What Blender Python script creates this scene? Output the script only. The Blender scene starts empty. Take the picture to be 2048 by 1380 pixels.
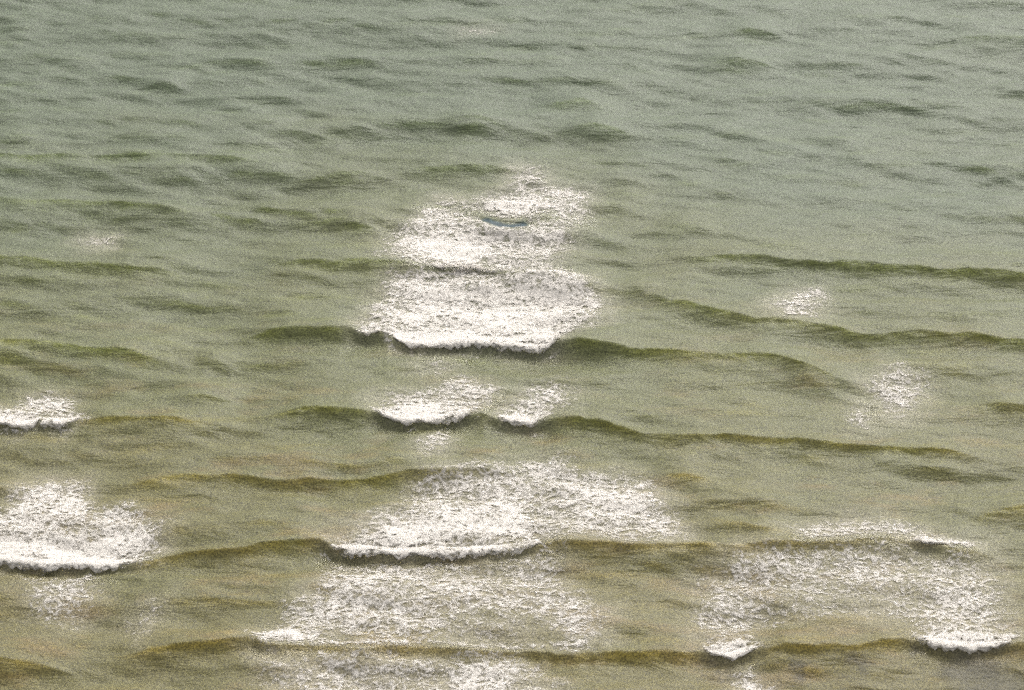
import bpy, math
import numpy as np
sc = bpy.context.scene
C = sc.collection
R = math.radians

# ------------------------------------------------------------------ camera
H, PITCH = 48.0, R(34.0)
TW, TH = 0.1849, 0.1849 * 1380 / 2048
cd = bpy.data.cameras.new('camera'); cam = bpy.data.objects.new('camera', cd); C.objects.link(cam)
cam.location = (0, 0, H); cam.rotation_euler = (R(90) - PITCH, 0, 0)
cd.sensor_width = 36; cd.lens = 18 / TW; cd.clip_start = 0.5; cd.clip_end = 20000
cd.dof.use_dof = True; cd.dof.focus_distance = 86.0; cd.dof.aperture_fstop = 1.4
sc.camera = cam

# ------------------------------------------------------------------ sky, sun, exposure
SUN_EL, SUN_AZ = R(46), R(22)           # azimuth measured clockwise from +Y (out to sea)
w = bpy.data.worlds.new("World"); sc.world = w; w.use_nodes = True
nt = w.node_tree; nt.nodes.clear()
sky = nt.nodes.new('ShaderNodeTexSky'); sky.sky_type = 'NISHITA'; sky.sun_disc = False
sky.sun_elevation = SUN_EL; sky.sun_rotation = SUN_AZ; sky.air_density = 1.2; sky.dust_density = 5.0; sky.ozone_density = 0.6
hs = nt.nodes.new('ShaderNodeHueSaturation'); hs.inputs['Saturation'].default_value = 0.12   # thin even overcast
bg = nt.nodes.new('ShaderNodeBackground'); bg.inputs['Strength'].default_value = 0.13
wo = nt.nodes.new('ShaderNodeOutputWorld')
nt.links.new(sky.outputs[0], hs.inputs['Color']); nt.links.new(hs.outputs[0], bg.inputs['Color']); nt.links.new(bg.outputs[0], wo.inputs[0])
sd = bpy.data.lights.new('sun', 'SUN'); sun = bpy.data.objects.new('sun', sd); C.objects.link(sun)
sd.energy = 1.0; sd.angle = R(40); sd.color = (1.0, 0.95, 0.88)
sun.rotation_euler = (-(R(90) - SUN_EL), 0, -SUN_AZ)
sun.location = (20, 100, 60)
vs = sc.view_settings
sc.display_settings.display_device = 'sRGB'
vs.view_transform = 'Standard'; vs.look = 'None'; vs.gamma = 1; vs.use_curve_mapping = False
vs.exposure = 0.81
sc.render.engine = 'CYCLES'
sc.cycles.use_denoising = False; sc.cycles.use_adaptive_sampling = True; sc.cycles.adaptive_threshold = .14; sc.cycles.adaptive_min_samples = 16; sc.cycles.max_bounces = 6; sc.cycles.transparent_max_bounces = 12

# ------------------------------------------------------------------ helpers
cp, sp = math.cos(PITCH), math.sin(PITCH)
def ground(px, py, z=0.0):
    """Where the sight line of a photo point meets the level z."""
    u = (np.asarray(px, float) - 1024) / 1024 * TW
    v = (690 - np.asarray(py, float)) / 690 * TH
    dx, dy, dz = u, cp + v * sp, -sp + v * cp
    t = (H - z) / -dz
    return dx * t, dy * t
def sstep(a, b, x):
    t = np.clip((x - a) / (b - a), 0, 1); return t * t * (3 - 2 * t)
def vnoise(x, y, seed=0):
    xi = np.floor(x).astype(np.int64); yi = np.floor(y).astype(np.int64)
    fx = x - xi; fy = y - yi
    fx = fx * fx * fx * (fx * (fx * 6 - 15) + 10); fy = fy * fy * fy * (fy * (fy * 6 - 15) + 10)
    def h(a, b):
        n = (a * 374761393 + b * 668265263 + seed * 974634777) & 0xffffffff
        n = ((n ^ (n >> 13)) * 1274126177) & 0xffffffff
        return ((n ^ (n >> 16)) & 0xffff) / 32767.5 - 1
    return (h(xi, yi) * (1 - fx) + h(xi + 1, yi) * fx) * (1 - fy) + (h(xi, yi + 1) * (1 - fx) + h(xi + 1, yi + 1) * fx) * fy
def fbm(x, y, seed=0, oct=4):
    s = 0; a = 1; t = 0
    for i in range(oct):
        s = s + a * vnoise(x, y, seed + i * 17); t += a
        x, y = x * 1.97 + 3.1 + 0.3 * y, y * 2.03 + 7.7 - 0.3 * x; a *= 0.5
    return s / t

# ------------------------------------------------------------------ wave crests
# (points along the crest in the photo, height in m, breaking span or spans in photo x, front length)
CR = [
 ([(-300,495),(0,512),(80,518),(250,528),(340,536),(430,548)], .40, [], .7),
 ([(470,545),(560,522),(650,526),(750,524),(800,530),(860,541),(900,546),(980,549),(1040,553),(1150,560),(1250,568)], .35, [(850,1010)], .6),
 ([(1300,500),(1400,513),(1500,515),(1600,524),(1700,528),(1800,530),(1870,541),(2000,545),(2300,555)], .38, [], .7),
 ([(-300,670),(0,682),(100,690),(200,698),(300,712),(400,728)], .38, [], .8),
 ([(410,662),(500,662),(560,656),(640,658),(700,660),(722,674),(770,668),(800,688),(850,695),(920,688),(1000,693),(1080,700),(1120,690),(1200,690),(1300,699),(1400,702),(1480,708),(1540,712),(1600,728),(1650,745),(1740,768)], .42, [(705,760),(790,1120)], .55),
 ([(1230,560),(1330,598),(1420,626),(1500,640),(1600,646),(1700,660),(1800,664),(1900,668),(2000,680),(2300,700)], .34, [], .6),
 ([(-300,872),(0,856),(40,862),(80,850),(130,856),(160,842),(250,837),(350,839),(430,847),(500,868)], .38, [(-300,155)], .5),
 ([(460,828),(560,820),(620,817),(700,824),(750,832),(790,846),(870,848),(920,838),(965,832),(1010,848),(1060,850),(1100,840),(1200,840),(1280,864),(1360,870),(1450,866),(1560,874),(1700,888),(1800,890),(1900,895),(2020,915)], .46, [(752,950),(985,1095)], .5),
 ([(1820,795),(1920,804),(2000,812),(2300,830)], .36, [], .5),
 ([(-300,965),(0,970),(70,968),(130,976)], .36, [], .6),
 ([(180,972),(250,960),(350,946),(450,948),(560,956),(680,957),(800,946),(900,938),(1030,937),(1130,950)], .42, [], .7),
 ([(1290,950),(1340,952),(1420,962),(1470,985)], .25, [], .6),
 ([(-300,1105),(0,1120),(100,1130),(200,1130),(300,1114),(400,1106),(500,1096),(640,1081),(668,1098),(760,1105),(900,1108),(1000,1105),(1080,1096),(1130,1090),(1250,1098),(1380,1098),(1480,1094),(1600,1090),(1700,1086),(1800,1077),(1825,1084),(1870,1093),(1950,1092),(2060,1120)], .42, [(-300,270),(645,1075),(1822,1885)], .5),
 ([(1360,1020),(1400,1032),(1450,1045),(1540,1066),(1640,1074)], .32, [], .55),
 ([(1860,1045),(1930,1030),(2000,1020),(2300,1000)], .36, [], .6),
 ([(140,1308),(220,1300),(300,1290),(420,1282),(500,1270),(530,1284),(600,1286),(650,1284),(720,1296),(800,1291),(900,1292),(1000,1298),(1100,1300),(1150,1306),(1220,1298),(1330,1300),(1400,1304),(1460,1316),(1510,1300),(1600,1292),(1700,1290),(1800,1279),(1850,1286),(1920,1299),(1980,1294),(2048,1281),(2300,1290)], .42, [(1400,1518),(1815,2020)], .5),
 ([(-300,1305),(0,1316),(90,1322),(150,1338),(210,1370)], .36, [], .6),
 ([(1520,1246),(1600,1244),(1700,1243),(1830,1240)], .2, [], .5),
 ([(1100,1020),(1180,1010),(1260,1015)], .1, [], .5),
 ([(-300,322),(0,312),(150,312),(300,306),(450,313),(600,328)], .38, [], .9),
 ([(760,336),(850,332),(950,331),(1050,334),(1120,350)], .34, [], .8),
 ([(-300,398),(0,402),(200,408),(300,416),(450,430)], .34, [], .8),
 ([(860,415),(920,422),(970,432),(1000,444),(1040,446),(1080,436),(1150,440),(1230,450)], .28, [(960,1052)], .4),
 ([(1040,208),(1100,200),(1170,198),(1260,212)], .26, [], .8),
 ([(870,256),(960,252),(1020,262)], .2, [], .8),
 ([(1100,256),(1190,250),(1240,262),(1330,275)], .24, [], .8),
 ([(1380,130),(1430,120),(1500,122),(1600,134)], .24, [], .8),
 ([(1420,64),(1490,58),(1600,66)], .26, [], .9),
 ([(1830,74),(1920,70),(2000,73),(2300,80)], .28, [], .9),
 ([(640,452),(700,450),(800,466)], .2, [], .7),
 ([(1290,455),(1370,452),(1450,462)], .16, [], .7),
 ([(260,172),(330,165),(390,174)], .2, [], .8),
 ([(380,735),(430,722),(480,735)], .2, [], .6),
 ([(330,800),(420,795),(500,806)], .2, [], .6),
 ([(1560,760),(1620,770),(1700,800)], .14, [], .7),
]
rng = np.random.default_rng(5)

class Crest:
    def __init__(s, pts, A, br, Lf):
        px = np.array([p[0] for p in pts], float); py = np.array([p[1] for p in pts], float)
        s.px = px; A = A * .78; s.A = A; s.Lf = Lf * .85
        zz = np.full_like(px, A * 1.12 + .03)
        for a, b in br: zz = np.where((px > a - 20) & (px < b + 20), A * .80 + .02, zz)
        s.x, s.y = ground(px, py, zz)
        s.x0, s.x1 = s.x[0], s.x[-1]
        s.br = []
        for a, b in br:
            ya = np.interp([a, b], px, py); s.br.append(tuple(ground([a, b], ya, A)[0]))
    def ysm(s, x):
        return sum(np.interp(x + k * .22, s.x, s.y) for k in (-3, -2, -1, 0, 1, 2, 3)) / 7
    def yc(s, x):
        d = 0.12
        return sum(np.interp(x + k * d, s.x, s.y) for k in (-1, -.5, 0, .5, 1)) / 5 + 0.05 * vnoise(x * 1.6, x * 0 + s.x0) + 0.03 * vnoise(x * 5, x * 0 + s.y[0])
    def amp(s, x):
        L = s.x1 - s.x0; e = min(1.6, L * .42)
        e = min(3.0, L * .48); k = sstep(s.x0, s.x0 + e, x) * sstep(s.x1, s.x1 - e, x)
        v = 1.22 + .45 * fbm(x * .45, x * 0 + s.y[0] * 3, 2, 2); v = v + (.74 - v) * s.brk(x, .9)
        return s.A * k * v
    def brk(s, x, e=.22):
        b = np.zeros_like(x)
        for a, c in s.br: b = np.maximum(b, sstep(a - e, a + .3, x) * sstep(c + e, c - .3, x))
        return b
CRS = [Crest(*c) for c in CR]

# wind chop: many short-crested trains running in to the shore
CH = []
for i in range(130):
    long_ = i < 60
    lam = float(np.exp(rng.uniform(math.log(1.7), math.log(4.6)))) if long_ else float(np.exp(rng.uniform(math.log(.55), math.log(1.7))))
    th = rng.normal(0, .15 if long_ else .34) + .02
    k = 2 * math.pi / lam
    CH.append((k * math.sin(th), k * math.cos(th), rng.uniform(0, 6.283), lam, (.024 if long_ else .026) * lam / (2 * math.pi)))
def chop(x, y, spacing=None):
    h = np.zeros_like(x); g = np.zeros_like(x)
    for kx, ky, ph, lam, a in CH:
        if spacing is not None: a = a * sstep(lam * .5, lam * .2, spacing)
        q = kx * x + ky * y + ph + .9 * np.sin(x * .17 + ph * 3)
        h += a * np.sin(q); g += a * ky * np.cos(q)
    return h, g
def crests(x, y):
    """height, crest glow (where light through thin water gets painted, at the very top of a front face), front-face mask"""
    h = np.zeros_like(x); thin = np.zeros_like(x); calm = np.zeros_like(x)
    for c in CRS:
        m = (x > c.x0 - .1) & (x < c.x1 + .1) & (y > c.y.min() - 3.5) & (y < c.y.max() + 6)
        if not m.any(): continue
        X = x[m]; s0 = y[m] - c.ysm(X); q = np.exp(-(s0 / .7) ** 2); s = y[m] - (c.yc(X) * q + c.ysm(X) * (1 - q)); A = c.amp(X); b = c.brk(X, .45)
        s = s + .11 * fbm(X * .9, y[m] * 2.0, 41, 3) * (1 - c.brk(X, .9)) * np.exp(-(s / 1.2) ** 2)
        Lf = c.Lf * (1 + .3 * vnoise(X * .7, X * 0 + c.x0, 9)) * (1 - b) + .24 * b
        sb = np.maximum(s, 0)
        big = float(sstep(.17, .27, c.A)); tl = .7 + 1.7 * big
        back = .5 * np.exp(-sb / .55) + .5 * np.exp(-sb / tl) * (1 + sb / tl * .8)
        f0 = 1 - sstep(0, 1, -s / Lf); sf = np.maximum(-s, 0)
        f1 = .68 * np.exp(-(np.sqrt(sf * sf + .0064) - .08) / (Lf * .52)) + .32 * np.exp(-sf / (1.1 + .6 * big))
        fr = f0 * b * .8 + f1 * (1 - b) + .2 * b * np.exp(-sf / 1.3)
        p = np.where(s > 0, back, fr)
        p = np.where(s > 0, p * (1 - .35 * np.exp(-s / .12) * 0), p)
        tr = -.10 * np.exp(-((s + 1.5) / .9) ** 2)
        h[m] = h[m] + A * (p + tr)
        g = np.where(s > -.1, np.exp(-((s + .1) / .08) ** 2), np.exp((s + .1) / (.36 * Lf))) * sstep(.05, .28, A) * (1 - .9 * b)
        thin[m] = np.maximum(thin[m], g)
        calm[m] = np.maximum(calm[m], p * np.clip(A / .25, 0, 1))
    return h, thin, calm
# wavelets: short steep-fronted ridges, row behind row, all over the open water
WV = []
r2 = np.random.default_rng(11)
yy_ = 51.0; row = 0
while yy_ < 103:
    xx_ = -30 + r2.uniform(0, 3)
    while xx_ < 30:
        WV.append((xx_ + r2.normal(0, .8), yy_ + r2.normal(0, .45), r2.uniform(.7, 2.3), r2.uniform(.045, .14), r2.normal(0, .08), r2.normal(0, .035), r2.uniform(.28, .52)))
        xx_ += r2.uniform(1.8, 4.0)
    yy_ += r2.uniform(.8, 1.25) * (.85 if yy_ > 72 else 1.0); row += 1
def wavelets(x, y):
    h = np.zeros_like(x); thin = np.zeros_like(x)
    o = np.argsort(y, kind='stable'); ysrt = y[o]
    for cx, cy, L, A, tilt, cur, Lf in WV:
        a, b = np.searchsorted(ysrt, (cy - 2.2, cy + 3.6)); ii = o[a:b]
        ii = ii[np.abs(x[ii] - cx) < 2.4 * L]
        if not len(ii): continue
        dx = x[ii] - cx
        s = y[ii] - cy - tilt * dx - cur * dx * dx - .10 * vnoise(dx * 1.3 + cx * 7, y[ii] * 1.2, 5)
        e = A * np.exp(-(dx / L) ** 2) * sstep(2.4 * L, 1.6 * L, np.abs(dx))
        f = np.where(s > 0, np.exp(-s / .8) * sstep(3.4, 1.5, s), .7 * np.exp(s / (Lf * .7)) + .3 * np.exp(s / .9) * sstep(-2, -1, s))
        f = f - .25 * np.exp(-(s / .06) ** 2) * (s > -.2)
        h[ii] += e * f
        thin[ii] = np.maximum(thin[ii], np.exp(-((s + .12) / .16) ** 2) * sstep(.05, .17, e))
    return h, thin
def surface(x, y, spacing=None):
    h, thin, calm = crests(x, y)
    c, g = chop(x, y, spacing)
    near = sstep(92, 58, y)                                   # nearer the beach the chop is flatter, the rollers stand out
    gust = .95 + .22 * vnoise(x * .09, y * .12, 77)
    k = (1.0 + .15 * near) * (1 - .3 * calm) * gust
    thin = np.maximum(thin, .75 * sstep(.14, .42, g * k) * sstep(-.02, .14, c * k))  # chop fronts take the painted crest glow too
    wh, wt = wavelets(x, y)
    kk = (.86 - .3 * calm) * gust
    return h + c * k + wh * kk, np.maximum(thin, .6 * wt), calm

def mesh_from(name, V, F, attrs, mat, smooth=True):
    me = bpy.data.meshes.new(name)
    me.vertices.add(len(V)); me.vertices.foreach_set('co', np.ascontiguousarray(V, dtype=np.float32).ravel())
    me.loops.add(F.size); me.loops.foreach_set('vertex_index', F.astype(np.int32).ravel())
    me.polygons.add(len(F)); me.polygons.foreach_set('loop_start', np.arange(0, F.size, 4, dtype=np.int32))
    me.polygons.foreach_set('use_smooth', np.full(len(F), smooth))
    me.update(calc_edges=True); me.validate()
    for k, v in attrs.items():
        a = me.attributes.new(k, 'FLOAT', 'POINT'); a.data.foreach_set('value', v.astype(np.float32).ravel())
    me.materials.append(mat)
    o = bpy.data.objects.new(name, me); C.objects.link(o)
    return o
def grid_faces(ny, nx):
    i = np.arange(ny * nx).reshape(ny, nx)
    return np.stack([i[:-1, :-1], i[:-1, 1:], i[1:, 1:], i[1:, :-1]], -1).reshape(-1, 4)

# ------------------------------------------------------------------ materials
class NT:
    def __init__(s, name):
        s.m = bpy.data.materials.new(name); s.m.use_nodes = True; s.t = s.m.node_tree; s.t.nodes.clear()
    def n(s, typ, **kw):
        o = s.t.nodes.new('ShaderNode' + typ)
        for k, v in kw.items(): setattr(o, k, v)
        return o
    def put(s, sock, v):
        if isinstance(v, bpy.types.NodeSocket): s.t.links.new(v, sock)
        else: sock.default_value = v
    def math(s, op, a, b=0.0, c=None, clamp=False):
        o = s.n('Math', operation=op, use_clamp=clamp); s.put(o.inputs[0], a); s.put(o.inputs[1], b)
        if c is not None: s.put(o.inputs[2], c)
        return o.outputs[0]
    def rng(s, v, a, b, c=0.0, d=1.0, smooth=True):
        o = s.n('MapRange'); o.interpolation_type = 'SMOOTHSTEP' if smooth else 'LINEAR'
        for i, q in enumerate((v, a, b, c, d)): s.put(o.inputs[i], q)
        return o.outputs[0]
    def mix(s, f, a, b):
        o = s.n('Mix', data_type='RGBA'); s.put(o.inputs[0], f)
        s.put(o.inputs[6], a if isinstance(a, bpy.types.NodeSocket) else (*a, 1)); s.put(o.inputs[7], b if isinstance(b, bpy.types.NodeSocket) else (*b, 1))
        return o.outputs[2]
    def noise(s, vec, scale, detail=3, rough=.55, dist=0.0):
        o = s.n('TexNoise'); s.put(o.inputs['Vector'], vec); s.put(o.inputs['Scale'], scale); s.put(o.inputs['Detail'], detail); s.put(o.inputs['Roughness'], rough); s.put(o.inputs['Distortion'], dist)
        return o.outputs[0]
    def scale(s, vec, xyz):
        o = s.n('Mapping'); s.put(o.inputs[0], vec); o.inputs['Scale'].default_value = xyz; return o.outputs[0]
    def attr(s, name):
        return s.n('Attribute', attribute_name=name).outputs['Fac']

def water_material():
    k = NT('turbid_sea_water')
    pos = k.n('TexCoord').outputs['Object']
    sx = k.n('SeparateXYZ'); k.put(sx.inputs[0], pos)
    X = sx.outputs[0]; Y = k.rng(sx.outputs[1], 55, 95, 61.6, 116, False)
    big = k.noise(pos, .07, 3)
    mid = k.noise(k.scale(pos, (.5, 1, 1)), .45, 4, .6)
    yy = k.math('ADD', Y, k.math('MULTIPLY', k.math('SUBTRACT', big, .5), 34.0))
    yy = k.math('ADD', yy, k.math('MULTIPLY', k.math('SUBTRACT', mid, .5), 14.0))
    col = k.mix(k.rng(yy, 58, 84), (.108, .094, .033), (.096, .099, .040))
    col = k.mix(k.rng(yy, 78, 108), col, (.074, .092, .054))
    # churned sand clouds
    sand = k.rng(k.noise(k.scale(pos, (.45, 1, 1)), .8, 5, .65), .50, .70)
    col = k.mix(k.math('MULTIPLY', sand, k.rng(Y, 96, 66, 0, .55)), col, (.150, .098, .030))
    # weed and rock on the shallow bottom near the beach
    rk = None
    for (px, py, r) in ((1955, 1335, .55), (1985, 1362, .5), (1910, 1352, .38), (1825, 1308, .16), (1715, 1335, .3), (1990, 1400, .9), (1600, 1352, .25)):
        gx, gy = ground(px, py)
        v = k.n('VectorMath', operation='DISTANCE'); wv = k.n('VectorMath', operation='ADD')
        nn = k.n('TexNoise'); k.put(nn.inputs['Vector'], pos); nn.inputs['Scale'].default_value = 2.2
        k.put(wv.inputs[0], pos); k.put(wv.inputs[1], nn.outputs['Color'])
        k.put(v.inputs[0], wv.outputs[0]); v.inputs[1].default_value = (float(gx) + .5, float(gy) + .5, .6)
        f = k.rng(v.outputs['Value'], r * .5, r * 1.9, 1, 0)
        rk = f if rk is None else k.math('MAXIMUM', rk, f)
    col = k.mix(k.math('MULTIPLY', rk, .62), col, (.030, .027, .018))
    # yellow-green glow of light through thin crests, painted into the base colour
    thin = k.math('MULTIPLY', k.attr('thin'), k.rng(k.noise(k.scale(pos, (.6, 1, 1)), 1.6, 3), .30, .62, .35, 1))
    glow_col = k.mix(k.rng(yy, 64, 88), (.215, .160, .020), (.120, .135, .016))
    glow_col = k.mix(k.rng(Y, 84, 104), glow_col, (.080, .108, .030))
    col = k.mix(k.math('MULTIPLY', thin, .75), col, glow_col)
    tl = k.attr('teal'); col = k.mix(tl, col, (.010, .034, .044))  # dark teal stands in for the shade in the lip's hollow
    # dissolved froth film and fine flecks
    film = k.attr('film')
    lace = k.rng(k.noise(pos, 5.0, 5, .7, .6), .50, .70)
    col = k.mix(k.math('MULTIPLY', film, k.math('ADD', .30, k.math('MULTIPLY', lace, .45))), col, (.40, .36, .30))
    fleck = k.n('TexNoise'); k.put(fleck.inputs['Vector'], pos); fleck.inputs['Scale'].default_value = 26; fleck.inputs['Detail'].default_value = 2
    fk = k.rng(fleck.outputs[0], .36, .64, .45, 1.55, False)
    mm = k.n('VectorMath', operation='SCALE'); k.put(mm.inputs[0], col); k.put(mm.inputs['Scale'], fk)
    b1 = k.n('Bump'); b1.inputs['Strength'].default_value = 1; b1.inputs['Distance'].default_value = .075
    k.put(b1.inputs['Height'], k.noise(k.scale(pos, (.35, 1, 1)), 2.4, 3, .6, .5))
    b2 = k.n('Bump'); b2.inputs['Strength'].default_value = 1; b2.inputs['Distance'].default_value = .012
    k.put(b2.inputs['Height'], k.noise(k.scale(pos, (.7, 1, 1)), 13, 3, .65)); k.put(b2.inputs['Normal'], b1.outputs[0])
    p = k.n('BsdfPrincipled')
    k.put(p.inputs['Base Color'], mm.outputs[0]); p.inputs['Roughness'].default_value = .56; p.inputs['IOR'].default_value = 1.38
    k.put(p.inputs['Normal'], b2.outputs[0])
    o = k.n('OutputMaterial'); k.put(o.inputs[0], p.outputs[0])
    return k.m

def foam_material():
    k = NT('sea_foam')
    pos = k.n('TexCoord').outputs['Object']
    den = k.attr('froth')
    wn = k.n('TexNoise'); k.put(wn.inputs['Vector'], pos); wn.inputs['Scale'].default_value = 3.0; wn.inputs['Detail'].default_value = 3
    wv = k.n('VectorMath', operation='MULTIPLY_ADD'); k.put(wv.inputs[0], wn.outputs['Color']); wv.inputs[1].default_value = (.5, .28, .3); k.put(wv.inputs[2], pos)
    def cell(scale):
        v = k.n('TexVoronoi', feature='DISTANCE_TO_EDGE'); k.put(v.inputs['Vector'], k.scale(wv.outputs[0], (.75, 1, .6))); v.inputs['Scale'].default_value = scale
        return k.rng(v.outputs['Distance'], .0, .30, 1, 0, False)
    fine = k.noise(k.scale(wv.outputs[0], (.8, 1, 1)), 6.0, 5, .72, .4)
    t = k.math('MULTIPLY', cell(4.2), .24)
    t = k.math('ADD', t, k.math('MULTIPLY', cell(9.0), .22))
    t = k.math('ADD', t, k.math('MULTIPLY', k.rng(fine, .25, .75, 0, 1, False), .75))
    blot = k.noise(k.scale(pos, (.6, 1, 1)), 1.1, 4, .65)
    d = k.math('ADD', den, k.math('MULTIPLY', k.math('SUBTRACT', blot, .5), .9))
    th = k.math('SUBTRACT', 1.15, k.math('MULTIPLY', d, .80))
    cov = k.rng(k.math('SUBTRACT', t, th), -.30, .28)
    cov = k.math('MULTIPLY', cov, k.rng(den, .0, .30))
    tone = k.noise(pos, 16, 3, .7)
    col = k.mix(k.rng(tone, .3, .7), (.46, .43, .385), (.63, .585, .53))
    b = k.n('Bump'); b.inputs['Strength'].default_value = 1; b.inputs['Distance'].default_value = .03
    k.put(b.inputs['Height'], k.noise(pos, 12, 4, .7))
    df = k.n('BsdfPrincipled'); k.put(df.inputs['Base Color'], col); df.inputs['Roughness'].default_value = .75; k.put(df.inputs['Normal'], b.outputs[0])
    tr = k.n('BsdfTransparent'); mx = k.n('MixShader')
    k.put(mx.inputs[0], cov); k.put(mx.inputs[1], tr.outputs[0]); k.put(mx.inputs[2], df.outputs[0])
    o = k.n('OutputMaterial'); k.put(o.inputs[0], mx.outputs[0])
    return k.m
WATER, FOAM = water_material(), foam_material()

# ------------------------------------------------------------------ foam patches
def seg_dist(px, py, poly):
    """signed distance to a closed polygon, positive inside"""
    n = len(poly); d = np.full(px.shape, 1e9); ins = np.zeros(px.shape, bool)
    for i in range(n):
        ax, ay = poly[i]; bx, by = poly[(i + 1) % n]
        ex, ey = bx - ax, by - ay
        t = np.clip(((px - ax) * ex + (py - ay) * ey) / (ex * ex + ey * ey + 1e-9), 0, 1)
        d = np.minimum(d, np.hypot(px - ax - t * ex, py - ay - t * ey))
        c = ((ay > py) != (by > py)) & (px < ex * (py - ay) / (ey if abs(ey) > 1e-9 else 1e-9) + ax)
        ins ^= c
    return np.where(ins, d, -d)
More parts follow.
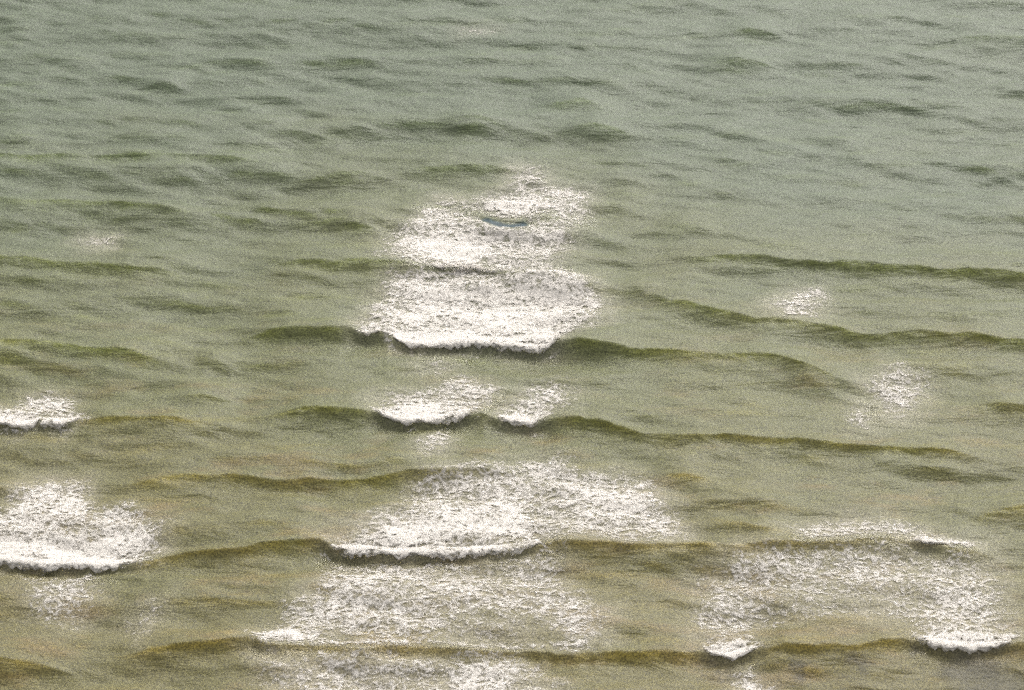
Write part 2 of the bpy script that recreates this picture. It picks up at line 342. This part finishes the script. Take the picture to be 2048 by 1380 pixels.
# every layer: outline in photo points, density, softness in m
FO = [
 ('spent foam fanning out on the flat water above the teal curl', [([(1030,330),(1080,328),(1105,365),(1180,372),(1185,400),(1160,440),(1080,436),(1040,445),(1000,443),(960,430),(900,420),(850,412),(870,385),(940,395),(1010,372)], .62, .35), ([(930,410),(1000,385),(1100,380),(1150,420),(1060,432),(990,434)], .9, .4)]),
 ('ragged white foam between the teal curl and the next short dark lip', [([(850,414),(930,418),(1000,440),(1040,444),(1090,434),(1165,440),(1140,490),(1110,545),(1010,550),(900,545),(850,540),(755,515),(790,460)], .66, .35), ([(830,450),(960,450),(1000,490),(960,540),(870,535),(780,505)], .92, .45)]),
 ('largest thick white foam sheet behind the long breaking crest in the middle', [([(775,545),(850,536),(900,542),(1000,546),(1120,542),(1190,556),(1215,600),(1190,660),(1130,692),(1080,700),(1000,693),(920,688),(850,695),(800,688),(765,668),(722,674),(700,660),(740,625),(755,590)], .68, .35), ([(800,562),(960,556),(1150,556),(1180,620),(1120,690),(1000,695),(850,697),(780,665),(730,660),(790,620)], .86, .5), ([(760,655),(900,660),(1130,670),(1110,698),(1000,700),(850,702),(800,690)], 1.1, .35)]),
 ('broad white foam on the left of a small notch in the crest', [([(755,800),(800,785),(850,785),(920,752),(960,770),(1000,775),(985,800),(960,832),(920,838),(870,848),(790,846),(752,832)], .62, .3), ([(755,825),(860,805),(950,815),(960,834),(920,842),(870,850),(790,850)], 1.05, .4)]),
 ('narrower white foam on the right of a small notch in the crest', [([(1020,800),(1050,775),(1110,757),(1160,780),(1140,815),(1100,838),(1060,850),(1010,848),(978,838),(1000,815)], .60, .3), ([(985,835),(1040,820),(1110,818),(1100,842),(1060,853),(1010,852)], 1.05, .35)]),
 ('small bright foam cap breaking at the left edge of the picture', [([(-120,860),(-60,800),(20,820),(45,788),(95,782),(145,795),(165,842),(130,856),(80,850),(40,862),(0,856)], .66, .3), ([(-120,850),(20,835),(150,838),(130,858),(80,852),(40,864),(0,860)], 1.05, .35)]),
 ('large bright foam with two humps breaking along the lower left edge', [([(-260,1110),(-200,1000),(0,1020),(50,965),(110,950),(170,955),(185,1020),(250,1008),(325,1050),(325,1105),(270,1118),(200,1130),(100,1130),(0,1120)], .70, .35), ([(-260,1100),(-100,1050),(0,1060),(120,1070),(230,1050),(300,1080),(290,1114),(200,1133),(100,1133),(0,1124)], 1.08, .5)]),
 ('sloping white foam spread behind the lower middle breaking crest', [([(650,1086),(700,1050),(800,1010),(825,965),(900,940),(1030,930),(1120,912),(1200,945),(1290,965),(1345,1020),(1370,1080),(1340,1097),(1250,1096),(1160,1085),(1130,1088),(1080,1096),(1000,1105),(900,1108),(760,1105),(668,1098)], .62, .4), ([(690,1080),(850,1020),(1000,980),(1060,1000),(1080,1060),(1080,1096),(1000,1105),(900,1108),(760,1105),(670,1097)], .98, .55), ([(1100,960),(1200,965),(1300,1000),(1330,1070),(1240,1050),(1130,1010)], .82, .35)]),
 ('pale lacy foam spilling down in front of the lower middle crest', [([(670,1115),(900,1118),(1130,1105),(1150,1180),(1215,1235),(1190,1300),(1130,1298),(1040,1235),(900,1240),(880,1290),(760,1290),(650,1282),(580,1286),(530,1284),(500,1268),(570,1225),(600,1190),(640,1150)], .54, .4), ([(880,1225),(1040,1225),(1110,1290),(880,1292)], .36, .3), ([(690,1125),(880,1125),(880,1220),(760,1250),(640,1260),(580,1285),(520,1280),(610,1200)], .60, .4), ([(600,1272),(700,1280),(760,1284),(840,1278),(900,1284),(1000,1286),(1100,1290),(1100,1303),(1000,1300),(900,1295),(800,1294),(720,1299),(600,1290)], .70, .16), ([(505,1270),(560,1250),(640,1262),(650,1284),(600,1288),(535,1288)], 1.05, .3), ([(1090,1290),(1190,1275),(1180,1300),(1150,1308)], .8, .25)]),
 ('pale lacy foam ring in the lower right between two crests', [([(1400,1150),(1480,1105),(1820,1090),(1900,1100),(1990,1115),(2020,1200),(2040,1275),(1980,1293),(1920,1299),(1850,1286),(1815,1260),(1790,1215),(1560,1215),(1530,1270),(1500,1302),(1460,1316),(1420,1308),(1390,1250)], .47, .4), ([(1500,1200),(1830,1200),(1850,1250),(1700,1236),(1520,1240)], .36, .3), ([(1830,1110),(1990,1130),(2010,1250),(2000,1288),(1920,1299),(1850,1286),(1830,1220)], .60, .4), ([(1820,1270),(1930,1262),(2030,1275),(1980,1295),(1920,1301),(1850,1289)], 1.1, .3), ([(1410,1160),(1500,1160),(1530,1240),(1510,1300),(1460,1318),(1420,1308),(1440,1240)], .52, .3), ([(1410,1296),(1500,1275),(1520,1294),(1500,1304),(1460,1318),(1425,1310)], 1.05, .25)]),
 ('thin streak of foam along the top of the lower right crest', [([(1560,1055),(1680,1045),(1800,1042),(1880,1072),(1960,1086),(1945,1096),(1870,1093),(1825,1084),(1800,1077),(1700,1086),(1600,1088)], .60, .3), ([(1825,1075),(1880,1076),(1950,1086),(1940,1094),(1870,1093)], 1.0, .2)]),
 ('small isolated white fleck of foam on the open water at right', [([(1545,615),(1590,580),(1640,572),(1655,600),(1625,640),(1570,640)], .66, .3)]),
 ('faint scattered foam in the right trough above the ochre crest', [([(1740,760),(1780,720),(1835,735),(1860,790),(1800,840),(1755,830)], .56, .35)]),
 ('tiny upright wisp of foam beside the scattered foam at right', [([(1700,830),(1715,800),(1742,805),(1735,860),(1708,862)], .62, .25)]),
 ('white foam spilling in front of the lowest crest at the bottom edge', [([(880,1335),(930,1318),(1040,1320),(1060,1350),(1040,1400),(1060,1460),(880,1460),(900,1400)], .80, .35), ([(520,1310),(700,1308),(900,1312),(1080,1330),(1150,1400),(1100,1460),(560,1460)], .48, .4)]),
 ('short diagonal foam wisp at the bottom edge below the right crest', [([(1465,1340),(1500,1338),(1540,1370),(1570,1420),(1500,1420)], .72, .25)]),
 ('faint lacy foam just under the lower left breaking crest', [([(40,1150),(180,1142),(215,1190),(140,1240),(50,1225)], .50, .35)]),
 ('thin faint smear of foam right of the lower left lace', [([(262,1240),(300,1195),(330,1200),(300,1260),(270,1290)], .55, .3)]),
 ('faint foam wisp under the notch of the middle crest', [([(835,880),(880,858),(910,872),(880,915),(845,918)], .60, .3)]),
 ('faint foam wisp below the longest breaking crest', [([(830,735),(880,715),(925,722),(880,748)], .52, .3)]),
 ('tiny pair of foam flecks on the green water far left', [([(168,478),(215,468),(240,465),(222,488),(190,492)], .72, .25)]),
 ('tiny white fleck of foam near the top edge', [([(930,50),(985,56),(968,62),(935,58)], .50, .3)]),
]
polys = []
for lab, layers in FO:
    L = []
    for poly, wgt, soft in layers:
        gx, gy = ground([p[0] for p in poly], [p[1] for p in poly], .25)
        L.append((list(zip(gx, gy)), wgt, soft))
    polys.append(L)
def density(L, x, y):
    D = np.zeros_like(x)
    wob = .30 * fbm(x * 1.6, y * 1.6, 11, 4)
    for poly, wgt, soft in L:
        s = seg_dist(x, y, poly) + wob * (soft / .35)
        D = np.maximum(D, wgt * sstep(-soft * 1.7, soft * 1.9, s))
    return D

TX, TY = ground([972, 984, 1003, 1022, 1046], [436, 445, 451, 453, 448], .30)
def teal_shade(x, y, wd):
    # paints the shaded, sky-tinted hollow under the curling lip into the water colour
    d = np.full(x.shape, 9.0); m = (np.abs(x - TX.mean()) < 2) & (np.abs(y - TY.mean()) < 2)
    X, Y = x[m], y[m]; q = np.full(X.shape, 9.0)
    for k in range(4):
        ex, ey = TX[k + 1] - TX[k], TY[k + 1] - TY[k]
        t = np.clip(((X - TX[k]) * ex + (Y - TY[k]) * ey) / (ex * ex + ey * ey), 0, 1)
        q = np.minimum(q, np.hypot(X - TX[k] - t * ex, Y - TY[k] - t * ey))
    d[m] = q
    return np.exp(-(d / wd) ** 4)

# ------------------------------------------------------------------ water sheet
def axis(a, b, step, far):
    core = list(np.arange(a, b + 1e-6, step)); lo, hi = [], []
    s = step; v = a
    while v > -far: s *= 1.16; v -= s; lo.append(v)
    s = step; v = b
    while v < far: s *= 1.16; v += s; hi.append(v)
    return np.array(lo[::-1] + core + hi)
xs = axis(-24, 24, .045, 6000); ys = axis(52, 101, .05, 6000)
GX, GY = np.meshgrid(xs, ys)
SPX = np.maximum(np.gradient(xs)[None, :], np.gradient(ys)[:, None])
x = GX.ravel(); y = GY.ravel()
Z, thin, calm = surface(x, y, SPX.ravel())
film = np.zeros_like(x)
near = (np.abs(x) < 26) & (y > 51) & (y < 102)
for L in polys:
    bx = [p[0] for q in L for p in q[0]]; by = [p[1] for q in L for p in q[0]]
    m = near & (x > min(bx) - 2) & (x < max(bx) + 2) & (y > min(by) - 2) & (y < max(by) + 2)
    X, Yv = x[m], y[m]
    s = np.full(X.shape, -9.)
    for poly, wg, so in L: s = np.maximum(s, seg_dist(X, Yv, poly) + .5 * fbm(X * .9, Yv * .9, 5, 3))
    film[m] = np.maximum(film[m], sstep(-.9, .7, s) * min(1, L[0][1] * 1.4))
teal = teal_shade(x, y, .17)
film *= 1 - teal_shade(x, y, .25)
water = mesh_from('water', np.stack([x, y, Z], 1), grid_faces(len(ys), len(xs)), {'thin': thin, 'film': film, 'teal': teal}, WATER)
water['kind'] = 'structure'; water['label'] = 'murky green to brown sea rolling in low crests'; water['category'] = 'sea water'

# ------------------------------------------------------------------ foam sheets and rolling lips
ST = .04
for (lab, layers), L in zip(FO, polys):
    bx = [p[0] for q in L for p in q[0]]; by = [p[1] for q in L for p in q[0]]
    ax = np.arange(math.floor((min(bx) - .6) / ST) * ST, max(bx) + .6, ST); ay = np.arange(math.floor((min(by) - .6) / ST) * ST, max(by) + .6, ST)
    X, Yg = np.meshgrid(ax, ay); X = X.ravel(); Yg = Yg.ravel()
    D = density(L, X, Yg)
    h, th_, _ = surface(X, Yg)
    lump = .5 + .5 * fbm(X * 4, Yg * 4, 31, 3)
    # keep the sheet behind a breaking lip: nothing of it hangs on the shaded face
    lipz = np.zeros_like(X)
    for c in CRS:
        if not c.br: continue
        s = Yg - c.yc(X); b = c.brk(X, .35)
        W = .40 if c.A > .3 else (.24 if c.A < .23 else .12)
        W = W * (.75 + .5 * vnoise(X * 3.1, X * 0 + c.x0, 6)) * b
        D = D * (1 - sstep(.02, -.02, s) * sstep(-W - .05, -W + .02, s) * sstep(.15, .5, b))
        lipz = np.maximum(lipz, b * np.exp(-np.maximum(s, 0) / .5) * (s > -.02))
    z = h + .012 + np.clip(D, 0, 1) * (.010 + .025 * lump) + .06 * lipz * (.6 + .6 * lump) * sstep(.3, .8, D)
    D = np.minimum(D, .86 + .4 * lipz) * (1 - np.clip(1.5 * teal_shade(X, Yg, .19), 0, 1))
    keep = D > .03
    F = grid_faces(len(ay), len(ax)); F = F[keep[F].all(1)]
    V = np.stack([X, Yg, z], 1); A = D.copy()
    u, inv = np.unique(F, return_inverse=True); F = inv.reshape(F.shape); V = V[u]; A = A[u]
    # rolls
    for c in CRS:
        for (a, b) in c.br:
            xx = np.arange(a - .05, b + .05, .03)
            yc = c.yc(xx)
            dd = np.maximum(density(L, xx, yc + .25), density(L, xx, yc + .05))
            ok = dd > .3
            if ok.sum() < 8 or c.A < .25: continue
            xx = xx[ok]; yc = yc[ok]
            hz, _, _ = surface(xx, yc + .02)
            e = np.minimum(sstep(xx[0] - .02, xx[0] + .6, xx), sstep(xx[-1] + .02, xx[-1] - .6, xx))
            rr = (.108 + .030 * vnoise(xx * 2.3, xx * 0, 3) + .028 * vnoise(xx * 6, xx * 0, 4)) * (.3 + .7 * e) * c.A / .37 * min(1, .55 + (b - a) / 8)
            T = np.linspace(-.45, 3.0, 15)
            rows = []
            for t in T:
                q = .95 + .5 * fbm(xx * 9, np.full_like(xx, t * 2.2), 8, 2) * (t > 0)
                yy = yc + .02 - rr * 1.7 * q * math.sin(max(t, 0)) + (.18 * -t / .45 if t < 0 else 0)
                zz = hz + .07 + .012 - rr * q * (1 - math.cos(max(t, 0))) - (.03 * -t / .45 if t < 0 else 0)
                rows.append(np.stack([xx, yy, zz], 1))
            RV = np.concatenate(rows); RF = grid_faces(len(T), len(xx)) + len(V)
            RA = np.concatenate([(1.15 - .14 * max(t, 0)) * np.clip(dd[ok] * 1.3, .5, 1) * (.6 + .4 * e) for t in T])
            V = np.concatenate([V, RV]); F = np.concatenate([F, RF]); A = np.concatenate([A, RA])
    o = mesh_from('foam_patch', V, F, {'froth': A}, FOAM)
    o['label'] = lab; o['category'] = 'sea foam'; o['group'] = 'foam patches on the waves'
